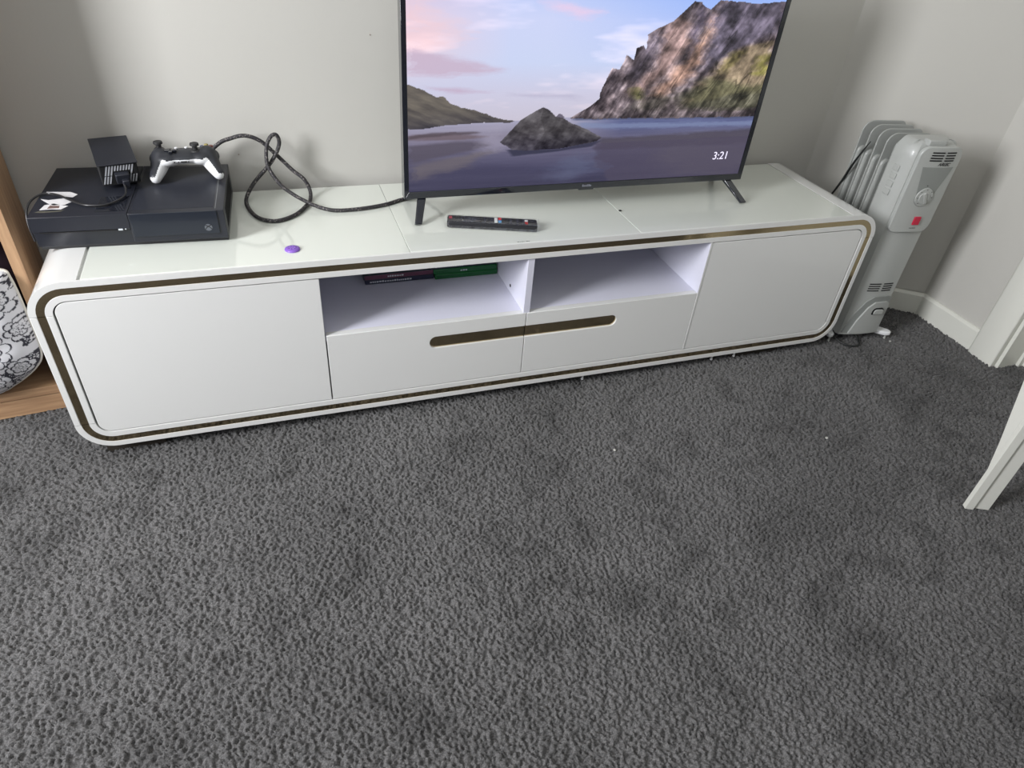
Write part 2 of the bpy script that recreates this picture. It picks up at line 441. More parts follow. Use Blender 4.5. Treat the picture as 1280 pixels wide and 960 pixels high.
# drawers with a slot-shaped gold handle inlay running across both fronts
HX0, HX1, HZ0, HZ1 = .7620, 1.2490, .1815, .2130
for a, b, s in ((XL+.0016, XM-.0009, 'l'), (XM+.0009, XRr-.0038, 'r')):
    bm = bmesh.new()
    # face with the slot cut out: build it as three blocks plus the rounded end
    zc, r = (HZ0+HZ1)/2, (HZ1-HZ0)/2
    z0, z1 = dz0, ZS
    if s == 'l': xs, xe = a, b; ex = HX0+r
    else: xs, xe = a, b; ex = HX1-r
    sgn = -1 if s == 'l' else 1
    far, near = (xs, xe) if s == 'l' else (xe, xs)
    # closed C-shaped outline
    if s == 'l':
        out = [(xs, z0), (xe, z0), (xe, HZ0)]+arc(ex, zc, r, 270, 90, 14)+[(xe, HZ1), (xe, z1), (xs, z1)]
    else:
        out = [(xe, z0), (xe, z1), (xs, z1), (xs, HZ1)]+arc(ex, zc, r, 90, -90, 14)+[(xs, HZ0), (xs, z0)]
    prism(bm, out, .0012, .018)
    d = obj('drawer', bm, GLOSS, st, bevel=.0008)
    hp = BX((ex-r-.002) if s == 'l' else xs, xe if s == 'l' else ex+r+.002, .0052, .0075, HZ0-.002, HZ1+.002)
    h = obj('handle_inlay', hp, BRASS, d); h['label'] = 'recessed gold mirror handle strip'
    bmx = BX(xs+.01, xe-.01, .0185, .33, dz0+.01, ZS-.02); obj('drawer_box', bmx, INNER, d)
# plinths and little studs under the carcass
obj('plinth', BX(.036, .154, .024, .34, -.004, ZB), RUBBER, st)
obj('plinth', BX(1.663, 1.833, .024, .34, -.004, ZB), RUBBER, st)
for x in (1.192, 1.603, 1.680):
    obj('stud', join(CY((x, .022, .016), .0028, .028), CY((x, .022, .003), .0040, .004)), WHITEP, st, bevel=.0006)

# ------------------------------------------------------------------ television
tv = empty('television', (0, 0, H), 0, 'wide flat black television showing a mountain lake picture, standing on the white stand', 'television')
def local(o, root):
    o.matrix_parent_inverse = root.matrix_world.inverted() if False else Matrix.Translation(-Vector(root.location)); return o
TX0, TX1, TZ0, TZ1, TY = .7418, 1.6410, .4838, 1.000, .1647
SX0, SX1, SZ0, SZ1 = .7527, 1.6280, .5000, .9920
def P(o): return local(o, tv)
bm = bmesh.new()
outer = [(TX0, TZ0), (TX1, TZ0), (TX1, TZ1), (TX0, TZ1), (TX0, TZ0)]
inner = [(SX0, SZ0), (SX1, SZ0), (SX1, SZ1), (SX0, SZ1), (SX0, SZ0)]
strip_prism(bm, outer, inner, TY-.001, TY+.026)
P(obj('bezel', bm, BLACKG, tv, bevel=.001))
P(obj('rear_shell', join(BX(TX0+.003, TX1-.003, TY+.004, TY+.024, TZ0+.003, TZ1-.003), BX(TX0+.12, TX1-.12, TY+.024, TY+.068, TZ0+.03, TZ1-.15)), BLACKM, tv, bevel=.004))

# --- the picture on the screen: a flat print-like image held as colours on a fine mesh
def in_poly(U, V, poly):
    c = np.zeros(U.shape, bool); n = len(poly)
    for i in range(n):
        (x0, y0), (x1, y1) = poly[i], poly[(i+1) % n]
        if y0 == y1: continue
        k = ((y0 > V) != (y1 > V)) & (U < (x1-x0)*(V-y0)/(y1-y0)+x0)
        c ^= k
    return c
def vnoise(U, V, s, seed, oct=4):
    r = np.random.default_rng(seed); out = np.zeros(U.shape); a = 1.; tot = 0
    for o in range(oct):
        g = r.random((64, 64)); x = U*s*(2**o); y = V*s*(2**o)
        xi = np.floor(x).astype(int); yi = np.floor(y).astype(int); fx = x-xi; fy = y-yi
        fx = fx*fx*(3-2*fx); fy = fy*fy*(3-2*fy)
        G = lambda i, j: g[j % 64, i % 64]
        out += a*((G(xi, yi)*(1-fx)+G(xi+1, yi)*fx)*(1-fy)+(G(xi, yi+1)*(1-fx)+G(xi+1, yi+1)*fx)*fy); tot += a; a *= .55
    return out/tot
def lin(c):
    c = np.asarray(c, float)/255; return np.where(c <= .04045, c/12.92, ((c+.055)/1.055)**2.4)
def picture(U, V):
    A = U*1.0; B = V*(.492/.8753)
    img = np.zeros(U.shape+(3,))
    def C(*c): return np.array(c, float)
    # sky
    ks = [(.30, C(202, 196, 212)), (.42, C(206, 204, 226)), (.55, C(204, 214, 244)), (.72, C(206, 214, 248)), (.85, C(188, 204, 248)), (1.0, C(170, 190, 240))]
    kv = np.array([k for k, _ in ks]); kc = np.array([c for _, c in ks])
    for ch in range(3): img[..., ch] = np.interp(V, kv, kc[:, ch])
    rightb = np.clip((U-.35)/.45, 0, 1)*np.clip((V-.45)/.3, 0, 1)
    img += rightb[..., None]*C(-38, -22, 2)
    leftp = np.clip(1-U/.25, 0, 1)*np.clip((V-.45)/.15, 0, 1)
    img += leftp[..., None]*C(24, -4, -20)
    n = vnoise(U*1.0, V*2.6, 5, 3, 4)
    img += (np.clip(n-.52, 0, 1)*2.2)[..., None]*C(70, 45, 30)
    def soft(poly, colr, edge, amt=1., seed=5, ns=14):
        dU = (vnoise(U, V*3, ns, seed)-.5)*edge*4; dV = (vnoise(U, V*3, ns, seed+1)-.5)*edge*2
        m = np.zeros(U.shape)
        offs = [(a*edge, b*edge*.5) for a in (-1, 0, 1) for b in (-1, 0, 1)]
        for a, b in offs: m += in_poly(U+dU+a, V+dV+b, poly)
        m = m/len(offs)*amt
        img[:] = img*(1-m[..., None])+m[..., None]*C(*colr)
    soft([(-.01, .611), (.097, .576), (.235, .52), (.176, .510), (.059, .505), (-.01, .52)], (200, 178, 200), .02, .8)
    soft([(-.01, .80), (.03, .79), (.12, .66), (.07, .60), (-.01, .62)], (244, 208, 214), .03, .6)
    soft([(.04, .458), (.118, .448), (.215, .434), (.099, .430)], (196, 176, 200), .01, .8)
    soft([(.335, .80), (.46, .751), (.441, .722), (.366, .745)], (240, 208, 234), .02, .7)
    soft([(.24, .425), (.44, .415), (.46, .395), (.30, .408)], (186, 182, 206), .012, .7)
    # water
    hz = np.interp(U, [0, .267, .438, 1.03], [.290, .305, .316, .306])
    wat = V < hz
    wk = [(0, C(62, 60, 84)), (.08, C(74, 72, 98)), (.16, C(96, 93, 118)), (.24, C(138, 132, 152)), (.31, C(166, 164, 188))]
    wv = np.array([k for k, _ in wk]); wc = np.array([c for _, c in wk])
    wcol = np.stack([np.interp(V, wv, wc[:, ch]) for ch in range(3)], -1)
    wcol += ((vnoise(U*.8, V*10, 6, 11)-.5)*26)[..., None]
    rr = np.clip((U-.43)/.15, 0, 1)*np.clip((V-.19)/.08, 0, 1)
    wcol += rr[..., None]*C(-62, -52, -34)
    img[wat] = wcol[wat]
    def softw(*a, **k):
        keep = img.copy(); soft(*a, **k); img[~wat] = keep[~wat]
    softw([(.444, .284), (1.03, .272), (1.036, .25), (.46, .262)], (128, 140, 176), .008, .75)
    softw([(.438, .318), (1.03, .308), (1.03, .288), (.438, .300)], (78, 84, 112), .006, .8)
    softw([(.505, .215), (1.05, .235), (1.05, .16), (.53, .16)], (74, 68, 80), .01, .75)
    softw([(.508, .19), (1.06, .20), (1.04, -.01), (.562, -.01), (.548, .06), (.512, .075), (.52, .13)], (78, 72, 92), .004, .75)
    softw([(.70, .16), (1.04, .17), (1.03, .02), (.85, .0), (.72, .06)], (90, 84, 98), .03, .5)
    softw([(.36, .06), (.50, .16), (.52, .06), (.40, .01)], (96, 102, 130), .03, .6)
    softw([(0, .254), (.142, .254), (.22, .238), (.12, .228), (0, .232)], (110, 96, 104), .006, .8)
    softw([(0, .205), (.14, .222), (.21, .215), (.215, .195), (.11, .165), (0, .127)], (88, 82, 96), .008, .85)
    softw([(0, .120), (.165, .166), (.24, .185), (.15, .10), (0, .04)], (112, 104, 108), .014, .7)
    softw([(0, .055), (.15, .10), (.30, .10), (.36, .03), (.2, -.01), (0, -.01)], (70, 68, 92), .03, .6)
    softw([(.20, .16), (.31, .19), (.25, .24), (.20, .26), (.10, .275), (.26, .295), (.18, .21)], (168, 162, 182), .02, .5)
    softw([(.002, .25), (.06, .262), (.166, .262), (.185, .255), (.07, .246), (.004, .236)], (84, 74, 82), .005, .8)
    softw([(.259, .176), (.408, .172), (.527, .205), (.50, .176), (.386, .158), (.274, .143)], (54, 54, 74), .004, .9)
    # hill on the left
    hill = [(-.01, .475), (.031, .449), (.069, .412), (.085, .415), (.113, .381), (.15, .36), (.181, .349), (.234, .316), (.275, .307), (.267, .300), (.182, .302), (.1, .294), (.04, .282), (-.01, .280)]
    e = (vnoise(U, V, 60, 21)-.5)*.008
    m = in_poly(U+e, V+e, hill)
    t = vnoise(U*2.0, V*5.5+U*3.0, 10, 22, 5)
    hc = C(104, 98, 92)+(t-.5)[..., None]*C(70, 66, 52)-np.clip((.36-V)/.08, 0, 1)[..., None]*C(26, 24, 14)
    img[m] = hc[m]
    # great cliff
    mt = [(.425, .308), (.44, .325), (.48, .363), (.502, .394), (.505, .436), (.518, .488), (.527, .528), (.549, .522), (.562, .585), (.585, .562), (.588, .612), (.605, .622), (.615, .602), (.613, .668), (.635, .691), (.677, .721), (.707, .769), (.729, .805), (.745, .800), (.762, .784), (.778, .772), (.802, .811), (.858, .807), (.92, .80), (1.03, .82), (1.04, .296), (.754, .300)]
    m = in_poly(U+e*.8, V+e, mt)
    # strata run down to the left: noise stretched along that direction
    a = math.radians(58); pu = A*math.cos(a)+B*math.sin(a); pv = -A*math.sin(a)+B*math.cos(a)
    t1 = vnoise(pu*.9+3, pv*3.2+3, 26, 31, 5); t2 = vnoise(A+2, B*1.3, 34, 32, 5); t3 = vnoise(pu*.5+1, pv*3+1, 9, 33, 3)
    mc = C(112, 100, 106)+((t1-.5)*110)[..., None]*C(1, .93, .86)+((t2-.5)*90)[..., None]
    base = img.copy(); img[:] = mc
    soft([(.69, .755), (.735, .70), (.742, .62), (.70, .53), (.66, .46), (.60, .40), (.585, .42), (.64, .52), (.655, .60), (.65, .66)], (164, 134, 128), .012, .7, 41)
    soft([(.785, .775), (.778, .66), (.75, .58), (.70, .49), (.66, .41), (.70, .40), (.775, .52), (.80, .62), (.815, .74)], (184, 144, 124), .012, .75, 42)
    soft([(.80, .80), (1.01, .82), (1.0, .68), (.90, .62), (.83, .55), (.785, .49), (.80, .60), (.795, .70)], (92, 86, 104), .014, .8, 43)
    soft([(1.0, .655), (.90, .61), (.84, .55), (.79, .45), (.76, .36), (.90, .40), (1.02, .42)], (138, 122, 96), .012, .8, 44)
    soft([(.745, .800), (.762, .784), (.775, .74), (.76, .64), (.72, .53), (.745, .64), (.74, .72)], (82, 74, 92), .008, .75, 45)
    soft([(.61, .60), (.62, .66), (.66, .70), (.65, .62), (.625, .52), (.60, .45), (.58, .50)], (100, 92, 108), .014, .7, 46)
    soft([(.60, .45), (.64, .43), (.62, .38), (.59, .40)], (112, 112, 66), .01, .7, 47)
    soft([(.74, .40), (.82, .48), (.88, .47), (.95, .44), (1.02, .48), (1.03, .33), (.86, .33), (.76, .34)], (78, 80, 58), .02, .7, 48)
    soft([(.62, .38), (.70, .42), (.74, .38), (.68, .33), (.60, .33)], (84, 82, 70), .02, .55, 49)
    soft([(.88, .60), (.91, .61), (.88, .53), (.85, .50)], (132, 126, 60), .012, .6, 50)
    soft([(.97, .58), (1.0, .60), (1.01, .50), (.96, .49)], (124, 122, 58), .012, .7, 51)
    fine = 1+((t1-.5)*.8+(t2-.5)*1.3)
    img[:] = img*np.clip(fine, .45, 1.6)[..., None]
    low = np.clip((.36-V)/.05, 0, 1)[..., None]; img[:] = img*(1-.30*low)
    crack = np.abs(t3-.5) < .012; img[crack] *= .72
    mc = img.copy(); img[:] = base; img[m] = mc[m]
    # islet and foreground rock
    img[in_poly(U, V, [(.386, .316), (.394, .332), (.403, .330), (.411, .316)])] = C(110, 104, 120)
    rock = [(.238, .212), (.264, .258), (.292, .310), (.325, .343), (.35, .364), (.369, .346), (.384, .32), (.409, .312), (.434, .289), (.482, .257), (.528, .217), (.511, .199), (.465, .187), (.408, .172), (.317, .168), (.272, .175), (.254, .197)]
    m = in_poly(U+e*.7, V+e*.7, rock)
    t = vnoise(A*2.4+B*1.5, B*5+1, 14, 61, 5); t5 = vnoise(A*5-B*3, B*3, 12, 62, 4)
    rc = C(88, 84, 88)+((t-.5)*95+(t5-.5)*60)[..., None]-np.clip((.26-V)/.09, 0, 1)[..., None]*C(34, 34, 26)
    sh = in_poly(U, V, [(.35, .364), (.369, .346), (.39, .31), (.53, .21), (.42, .17), (.33, .17), (.36, .25), (.345, .31)])
    rc[sh] *= .84
    img[m] = rc[m]
    return lin(np.clip(img, 8, 255))
nu, nv = 720, 300; vtop = .86
u = np.linspace(0, 1, nu); v = np.concatenate([np.linspace(0, vtop, nv), [.93, 1.0]])
U, V = np.meshgrid(u, v); cols = picture(U, V)
co = np.stack([SX0+U*(SX1-SX0), np.full(U.shape, TY+.0012), SZ0+V*(SZ1-SZ0)], -1).reshape(-1, 3)
i = np.arange(U.size).reshape(U.shape)
q = np.stack([i[:-1, :-1], i[:-1, 1:], i[1:, 1:], i[1:, :-1]], -1).reshape(-1, 4)
me = grid_mesh('screen', co, q)
att = me.color_attributes.new('Col', 'FLOAT_COLOR', 'POINT')
att.data.foreach_set('color', np.concatenate([cols.reshape(-1, 3), np.ones((U.size, 1))], 1).ravel().astype(np.float32))
SCR = vcol_mat('screen_picture', .25, 1.0)
SCR.node_tree.nodes['Principled BSDF'].inputs['Specular IOR Level'].default_value = .25
scr = P(link('screen', me, SCR, tv)); scr['label'] = 'lit screen with a rocky lake landscape'
CLK = mat('clock_digits', srgb(210, 205, 225), .5, emit=(srgb(212, 208, 226), .9))
t = text('clock_digits', '3:21', .0275, CLK, scr, (SX0+.9215*(SX1-SX0), TY+.0004, SZ0+.101*(SZ1-SZ0)), (PI/2, 0, 0), shear=.03)
# maker's mark, too small to read in the photograph
bm = bmesh.new()
for k in range(6): box(bm, 1.1800+k*.0042, 1.1800+k*.0042+.0030, TY-.0018, TY-.0009, .4895, .4895+(.0055 if k in (0, 3, 4) else .004))
P(obj('badge', bm, mat('badge_print', srgb(120, 122, 132), .4), tv))
P(obj('sensor_bump', BX(1.172, 1.212, TY-.0005, TY+.012, TZ0-.003, TZ0+.001), BLACKG, tv, bevel=.001))
# feet: a front and a rear prong per side
def prong(x0, x1, y1):
    a = Vector((x0, .182, .490)); b = Vector((x1, y1, H+.0035))
    bm = bmesh.new(); w0, w1 = .0105, .0085
    d = (b-a).normalized(); s = Vector((1, 0, 0)); t_ = d.cross(s).normalized()
    ra = [a+s*sx*w0+t_*sy*.005 for sx, sy in ((-1, -1), (1, -1), (1, 1), (-1, 1))]
    rb = [b+s*sx*w1+t_*sy*.0035 for sx, sy in ((-1, -1), (1, -1), (1, 1), (-1, 1))]
    va = [bm.verts.new(p) for p in ra]; vb = [bm.verts.new(p) for p in rb]
    bm.faces.new(va); bm.faces.new(vb[::-1])
    for k in range(4): bm.faces.new((va[k], vb[k], vb[(k+1) % 4], va[(k+1) % 4]))
    return bm
P(obj('foot', prong(.7865, .765, .1265), BLACKG, tv, bevel=.0018)); P(obj('foot', prong(.7865, .765, .275), BLACKG, tv, bevel=.0018))
P(obj('foot', prong(1.596, 1.6335, .119), BLACKG, tv, bevel=.0018)); P(obj('foot', prong(1.596, 1.6335, .275), BLACKG, tv, bevel=.0018))

# ------------------------------------------------------------------ braided cable
cable = [(.335, .371, .515), (.3429, .37, .5354), (.3647, .37, .5545), (.3848, .368, .5634), (.4198, .365, .5713), (.4523, .362, .5596), (.4828, .36, .5279), (.5138, .35, .4943), (.5378, .338, .4745), (.5481, .3304, .4500), (.545, .300, .4397), (.5349, .2706, .4395), (.5057, .2214, .4395), (.4643, .1938, .4395), (.4283, .2123, .4395), (.4083, .2631, .4395), (.4036, .3200, .4420), (.4265, .338, .4726), (.4614, .346, .5058), (.4829, .348, .534), (.4932, .35, .5585), (.4884, .35, .5758), (.4758, .349, .5721), (.4637, .343, .5492), (.4614, .334, .5102), (.482, .315, .4748), (.5099, .297, .4540), (.5363, .2650, .4482), (.5612, .2448, .4425), (.5952, .2294, .4395), (.65, .2299, .4395), (.7085, .2441, .4395), (.7511, .2663, .4395), (.80, .285, .441), (.85, .27, .47), (.87, .245, .52)]
cb = obj('braided_cable', tube(catmull(cable, 7), .0044, 10), BRAID, smooth=True, angle=80)
tag(cb, 'thick black braided cable looping upright on the stand between console and television', 'cable')

# ------------------------------------------------------------------ game console
cn = empty('game_console', (.0155, .1365, H), math.radians(-2.7), 'large flat black games console on the left end of the white stand', 'games console')
CW, CDp = .348, .252
XS = .171     # seam between the matte left and glossy right half
def vents(bm, x0, x1, y0, y1, z, step, w, along='x'):
    t_ = y0
    while t_ < y1:
        box(bm, x0, x1, t_, t_+w, z-.0002, z+.0006); t_ += step
obj('base', BX(.004, CW-.001, .006, CDp-.004, .0, .006), BLACKM, cn, bevel=.001)
# lower body slopes inward beneath the disc line
pr = [(.0055, .006), (0.0005, .036), (0, .0365), (0, .0375), (-.0035, .040), (-.0035, .0695), (.0, .0712), (CDp, .0712), (CDp, .006)]
obj('left_body', PR(pr, 0, XS-.0004, 'x'), BLACKP, cn, bevel=.0008)
pr2 = [(.004, .006), (-.003, .0100), (-.0045, .070), (.0, .0712), (.0, .0712), (CDp, .0712), (CDp, .006)]
pr2 = [(.004, .006), (-.0030, .0100), (-.0045, .0705), (.002, .0712), (CDp, .0712), (CDp, .006)]
obj('right_body', PR(pr2, XS+.0004, CW, 'x'), BLACKP, cn, bevel=.0010)
obj('front_plate', BX(XS+.004, CW-.014, -.0062, -.0035, .022, .0705), mat('front_gloss_plate', srgb(22, 28, 40), .30, coat=.2), cn, bevel=.0005)
obj('disc_slot', BX(.012, XS-.02, -.0042, .0, .0375, .0390), DARKSLOT, cn)
obj('eject_mark', join(BX(XS-.022, XS-.014, -.0045, -.0030, .0370, .0405), BX(XS-.010, XS-.0075, -.0045, -.0030, .0385, .0402)), PRINTL, cn, bevel=.0004)
# emblem: ring-shaped sphere mark with an X
lg = obj('emblem', CY((CW-.034, -.0066, .036), .0072, .0012, n=28, axis='y'), mat('emblem_silver', srgb(120, 124, 132), .35, metal=.6), cn)
M = Matrix.Translation((CW-.034, -.0074, .036))
bm = bmesh.new()
for s in (-1, 1):
    pts = [Vector((s*(-.0056+.0112*t_), 0, -.0036+.0088*(t_**.6)))for t_ in (0, .15, .3, .45, .6, .75, .9, 1)]
    for a, b in zip(pts, pts[1:]):
        d = (b-a); n_ = Vector((-d.z, 0, d.x)).normalized()*.0008
        vs = [bm.verts.new(M @ p) for p in (a-n_, b-n_, b+n_, a+n_)]; bm.faces.new(vs)
obj('emblem_cross', bm, DARKSLOT, lg)
# vents of the top: fine ribs on the right half, louvres along the seam of the left half
bm = bmesh.new(); vents(bm, XS+.006, CW-.020, .012, CDp-.01, .0712, .0032, .0014)
obj('top_ribs', bm, mat('rib_plastic', srgb(46, 48, 56), .3), cn)
bm = bmesh.new()
for k in range(15): box(bm, XS-.058, XS-.006, .010+k*.005, .0125+k*.005, .0710, .0718)
obj('top_vent', bm, BLACKG, cn)
bm = bmesh.new(); box(bm, CW-.0165, CW-.0155, .004, CDp-.004, .0710, .0716)
obj('side_seam', bm, mat('seam_grey', srgb(120, 122, 124), .4), cn)
bm = bmesh.new()
for k in range(26): box(bm, CW-.0004, CW+.0006, .03+k*.0075, .034+k*.0075, .018, .060)
obj('side_vent', bm, DARKSLOT, cn)
# torn paper label left on the top
def w2c(p):
    v = Matrix.Rotation(math.radians(2.7), 4, 'Z') @ (Vector(p)-Vector((.0155, .1365, H))); return v.x, v.y
lab = [[(.0294, .2552), (.073, .2489), (.0879, .2342), (.0811, .2207), (.060, .229), (.0372, .2416)],
       [(.0254, .219), (.040, .212), (.0661, .217), (.0833, .1984), (.0727, .1854), (.0523, .1846), (.040, .1975)],
       [(.0318, .1647), (.037, .1877), (.052, .1930), (.0669, .183), (.0789, .1775), (.0686, .1628), (.05, .1665)]]
for k, pl in enumerate(lab):
    o = obj('torn_label', PR([w2c((x, y, 0)) for x, y in pl], .0712, .0717, 'z'), mat('label_paper', srgb(214, 212, 214), .8, var=(90, .16)), cn)
    if k == 2:
        obj('label_print', PR([w2c((x, y, 0)) for x, y in ((.0440, .1690), (.0470, .1840), (.0640, .1800), (.0640, .1690))], .0717, .0719, 'z'), mat('label_brown', srgb(110, 88, 84), .8, var=(300, .3)), o)
o = obj('glue_stain', PR([w2c((x, y, 0)) for x, y in ((.030, .160), (.060, .157), (.075, .160), (.070, .153), (.04, .1515), (.025, .154))], .0712, .0714, 'z'), mat('glue', srgb(84, 82, 72), .8, var=(200, .3)), cn)

# ------------------------------------------------------------------ camera sensor bar standing end-on upon the console
ks = empty('camera_sensor', (.1700, .2560, .5062), math.radians(13), 'black camera sensor bar tilted up on top of the console, slotted vent end facing out', 'sensor')
tl = Matrix.Translation((0, .0, .010)) @ Matrix.Rotation(math.radians(9), 4, 'X')
SW = .0355
obj('stand', join(BX(-.026, .026, .022, .085, .0010, .007), BX(-.014, .014, .035, .070, .006, .024)), BLACKM, ks, bevel=.002)
obj('body', BX(-SW, SW, 0, .112, -.002, .044, M=tl), BLACKM, ks, bevel=.0014)
obj('top_cover', BX(-SW-.0015, SW+.0015, -.004, .113, .0440, .0462, M=tl), BLACKP, ks, bevel=.0008)
# recessed vent end: pale slanted slats
SLM = mat('vent_slat', srgb(176, 178, 184), .5)
def clip_slat(xc, z0, z1, slant, w_):
    return [(xc-w_/2, z0), (xc+w_/2, z0), (xc+w_/2+slant, z1), (xc-w_/2+slant, z1)]
obj('vent_frame', BX(-SW+.003, SW-.003, -.0009, .0003, .002, .042, M=tl), DARKSLOT, ks)
for k in range(12):
    x = -SW+.0035+k*.0053
    for z0, z1 in ((.003, .019), (.021, .041)):
        if 3 <= k <= 8 and z0 < .02: continue
        if 3 <= k <= 8: z0 = .030
        sl = (z1-z0)*.30; xa = x+(z0-.003)*.30
        if xa+sl+.0013 > SW-.003: continue
        obj('slat', PR(clip_slat(xa, z0, z1, sl, .0027), -.0016, -.0008, M=tl), SLM, ks)
obj('plug', join(BX(-.010, .016, -.016, -.0010, .008, .028, M=tl), BX(.000, .013, -.024, -.014, -.001, .018, M=tl)), BLACKP, ks, bevel=.002)
# its lead droops across the console and away over the left side
ld_pts = [(.1760, .2370, .5240), (.1790, .2250, .5160), (.1770, .2060, .5105), (.1640, .1800, .5098), (.1438, .1640, .5098), (.1180, .1660, .5098), (.1002, .1758, .5100), (.0780, .1980, .5112), (.0595, .2200, .5112), (.0400, .2350, .5105), (.0230, .2330, .5098), (.0080, .2150, .505), (.0010, .1930, .492), (.0000, .180, .470), (.004, .170, .4400)]
cbl = obj('sensor_lead', tube(catmull([(x, y, z) for x, y, z in ld_pts], 6), .0021, 8), mat('lead_rubber', srgb(40, 40, 42), .3), ks, smooth=True, angle=80)
cbl.matrix_parent_inverse = (Matrix.Translation(ks.location) @ Matrix.Rotation(math.radians(13), 4, 'Z')).inverted()

# ------------------------------------------------------------------ game controller
ct = empty('game_controller', (.2960, .2600, .5062), math.radians(3), 'two-tone controller, black top and white underside, lying on the right of the console', 'controller')
def controller_mesh():
    bm = bmesh.new()
    def ell(c, s, rot=(0, 0, 0)):
        M = Matrix.Translation(c) @ Euler(rot).to_matrix().to_4x4() @ Matrix.Diagonal((*s, 1))
        bmesh.ops.create_icosphere(bm, subdivisions=3, radius=1, matrix=M)
    def limb(a, b, ra, rb, n=9):
        a, b = Vector(a), Vector(b)
        for k in range(n):
            t_ = k/(n-1); r = ra+(rb-ra)*t_
            c = a.lerp(b, t_)+Vector((0, 0, -.0018*math.sin(t_*PI)))
            ell(c, (r*.95, r, r*1.0))
    ell((0, .055, .0420), (.058, .030, .0145)); ell((-.034, .052, .041), (.030, .032, .0165)); ell((.034, .052, .041), (.030, .032, .0165))
    ell((0, .064, .039), (.046, .024, .015)); ell((0, .038, .043), (.040, .016, .0095))
    for s in (-1, 1):
        limb((s*.046, .052, .041), (s*.0625, .0100, .0150), .0215, .0125, 12)
        ell((s*.048, .066, .035), (.023, .020, .017))
    me = bpy.data.meshes.new('c'); bm.to_mesh(me); bm.free()
    o = bpy.data.objects.new('c', me); COL.objects.link(o)
    r = o.modifiers.new('r', 'REMESH'); r.mode = 'VOXEL'; r.voxel_size = .0019
    s = o.modifiers.new('s', 'SMOOTH'); s.iterations = 7; s.factor = .6
    bpy.context.view_layer.update()
    res = bpy.data.meshes.new_from_object(o.evaluated_get(bpy.context.evaluated_depsgraph_get()))
    bpy.data.objects.remove(o); return res
cm = controller_mesh()
def split(me, keep):
    bm = bmesh.new(); bm.from_mesh(me)
    dele = [f for f in bm.faces if not keep(f.calc_center_median())]
    bmesh.ops.delete(bm, geom=dele, context='FACES'); return bm
def is_top(p):
    ax = abs(p.x)
    if ax < .036: return p.z > .0440
    t_ = min(1, max(0, (.052-p.y)/.042))           # along the grip axis
    gx, gz = .046+.0165*t_, .041-.0255*t_
    q_ = (ax-gx)*.80+(p.z-gz)*.60
    k_ = (ax-.036)/.010
    if p.y < .0035 and p.z < .019: return False
    if k_ < 1: return (q_-.0030)*k_+(p.z-.0440)*(1-k_) > 0
    return q_ > .0030
a = obj('upper_shell', split(cm, is_top), mat('controller_black', srgb(40, 42, 48), .45), ct, smooth=True, angle=60)
b = obj('lower_shell', split(cm, lambda p: not is_top(p)), WHITEP, ct, smooth=True, angle=60); b['label'] = 'white underside and grips'
for s, y, h_ in ((-1, .068, 0), (1, .048, .0)):
    x = -.050 if s < 0 else .022
    if s > 0: x, y = .024, .046
    else: x, y = -.047, .068
    obj('thumbstick', join(CY((x, y, .0605), .0055, .014), CY((x, y, .0690), .0095, .005, r2=.0088), CY((x, y, .0555), .0115, .004, r2=.0085)), BLACKM, ct, bevel=.0008)
bm = join(BX(-.037, -.013, .042, .049, .0555, .0595), BX(-.0285, -.0215, .0335, .0575, .0555, .0595)); obj('direction_pad', bm, BLACKG, ct, bevel=.0008)
for (x, y, c_) in ((.047, .078, (150, 138, 84)), (.056, .068, (120, 70, 64)), (.038, .068, (64, 72, 100)), (.047, .058, (84, 104, 76))):
    obj('face_button', CY((x, y, .0545), .0045, .0065), mat('button_%d' % c_[0], srgb(*c_), .25), ct, bevel=.0012)
for x in (-.014, .006): obj('menu_button', CY((x, .064, .0566), .0032, .003), WHITEP, ct, bevel=.0005)
obj('port', BX(-.008, .004, .0212, .0285, .0390, .0418), DARKSLOT, ct, bevel=.0006)
for x in (-.0205, -.0125, .0072): obj('screw_hole', CY((x, .0235, .0402), .0012, .005, n=10, axis='y'), DARKSLOT, ct)

# ------------------------------------------------------------------ remote control
rm = empty('remote_control', (.9310, .0955, H), math.radians(-16.7), 'slim black remote control in clear wrap in front of the television', 'remote')
obj('body', PR(rrect(-.1035, .1035, -.0195, .0195, .006, 4), .0012, .0155, 'z'), mat('remote_black', srgb(28, 28, 34), .35, bump=(160, .5, .002)), rm, bevel=.002)
bm_btn = mat('remote_button', srgb(58, 60, 70), .4)
for i_ in range(10):
    for j_ in range(3):
        x = -.062+i_*.0150
        if -.002 < x < .032 or (i_ in (1, 2) and j_ != 1): continue
        obj('button', CY((x, -.011+j_*.011, .0160), .0032, .0022, n=12), bm_btn, rm)
obj('navigation_ring', CY((-.046, 0, .0160), .0125, .0016, n=24), bm_btn, rm, bevel=.0004)
for (x, y, c_) in ((.008, .007, (236, 236, 236)), (.017, .009, (206, 40, 50)), (.008, -.006, (232, 234, 232)), (.017, -.005, (90, 160, 214)), (.078, .004, (220, 220, 220)), (.078, -.006, (180, 40, 44)), (-.096, .004, (170, 70, 84))):
    obj('shortcut_key', PR(rrect(x-.0036, x+.0036, y-.0052, y+.0052, .0015, 3), .0155, .0172, 'z'), mat('key_%d' % c_[0], srgb(*c_), .35), rm)
WRAP = bpy.data.materials.new('clear_film'); WRAP.use_nodes = True
nt = WRAP.node_tree; nt.nodes.remove(nt.nodes['Principled BSDF'])
tr = nt.nodes.new('ShaderNodeBsdfTransparent'); gl = nt.nodes.new('ShaderNodeBsdfGlossy'); gl.inputs['Roughness'].default_value = .12
mx = nt.nodes.new('ShaderNodeMixShader'); mx.inputs[0].default_value = .10
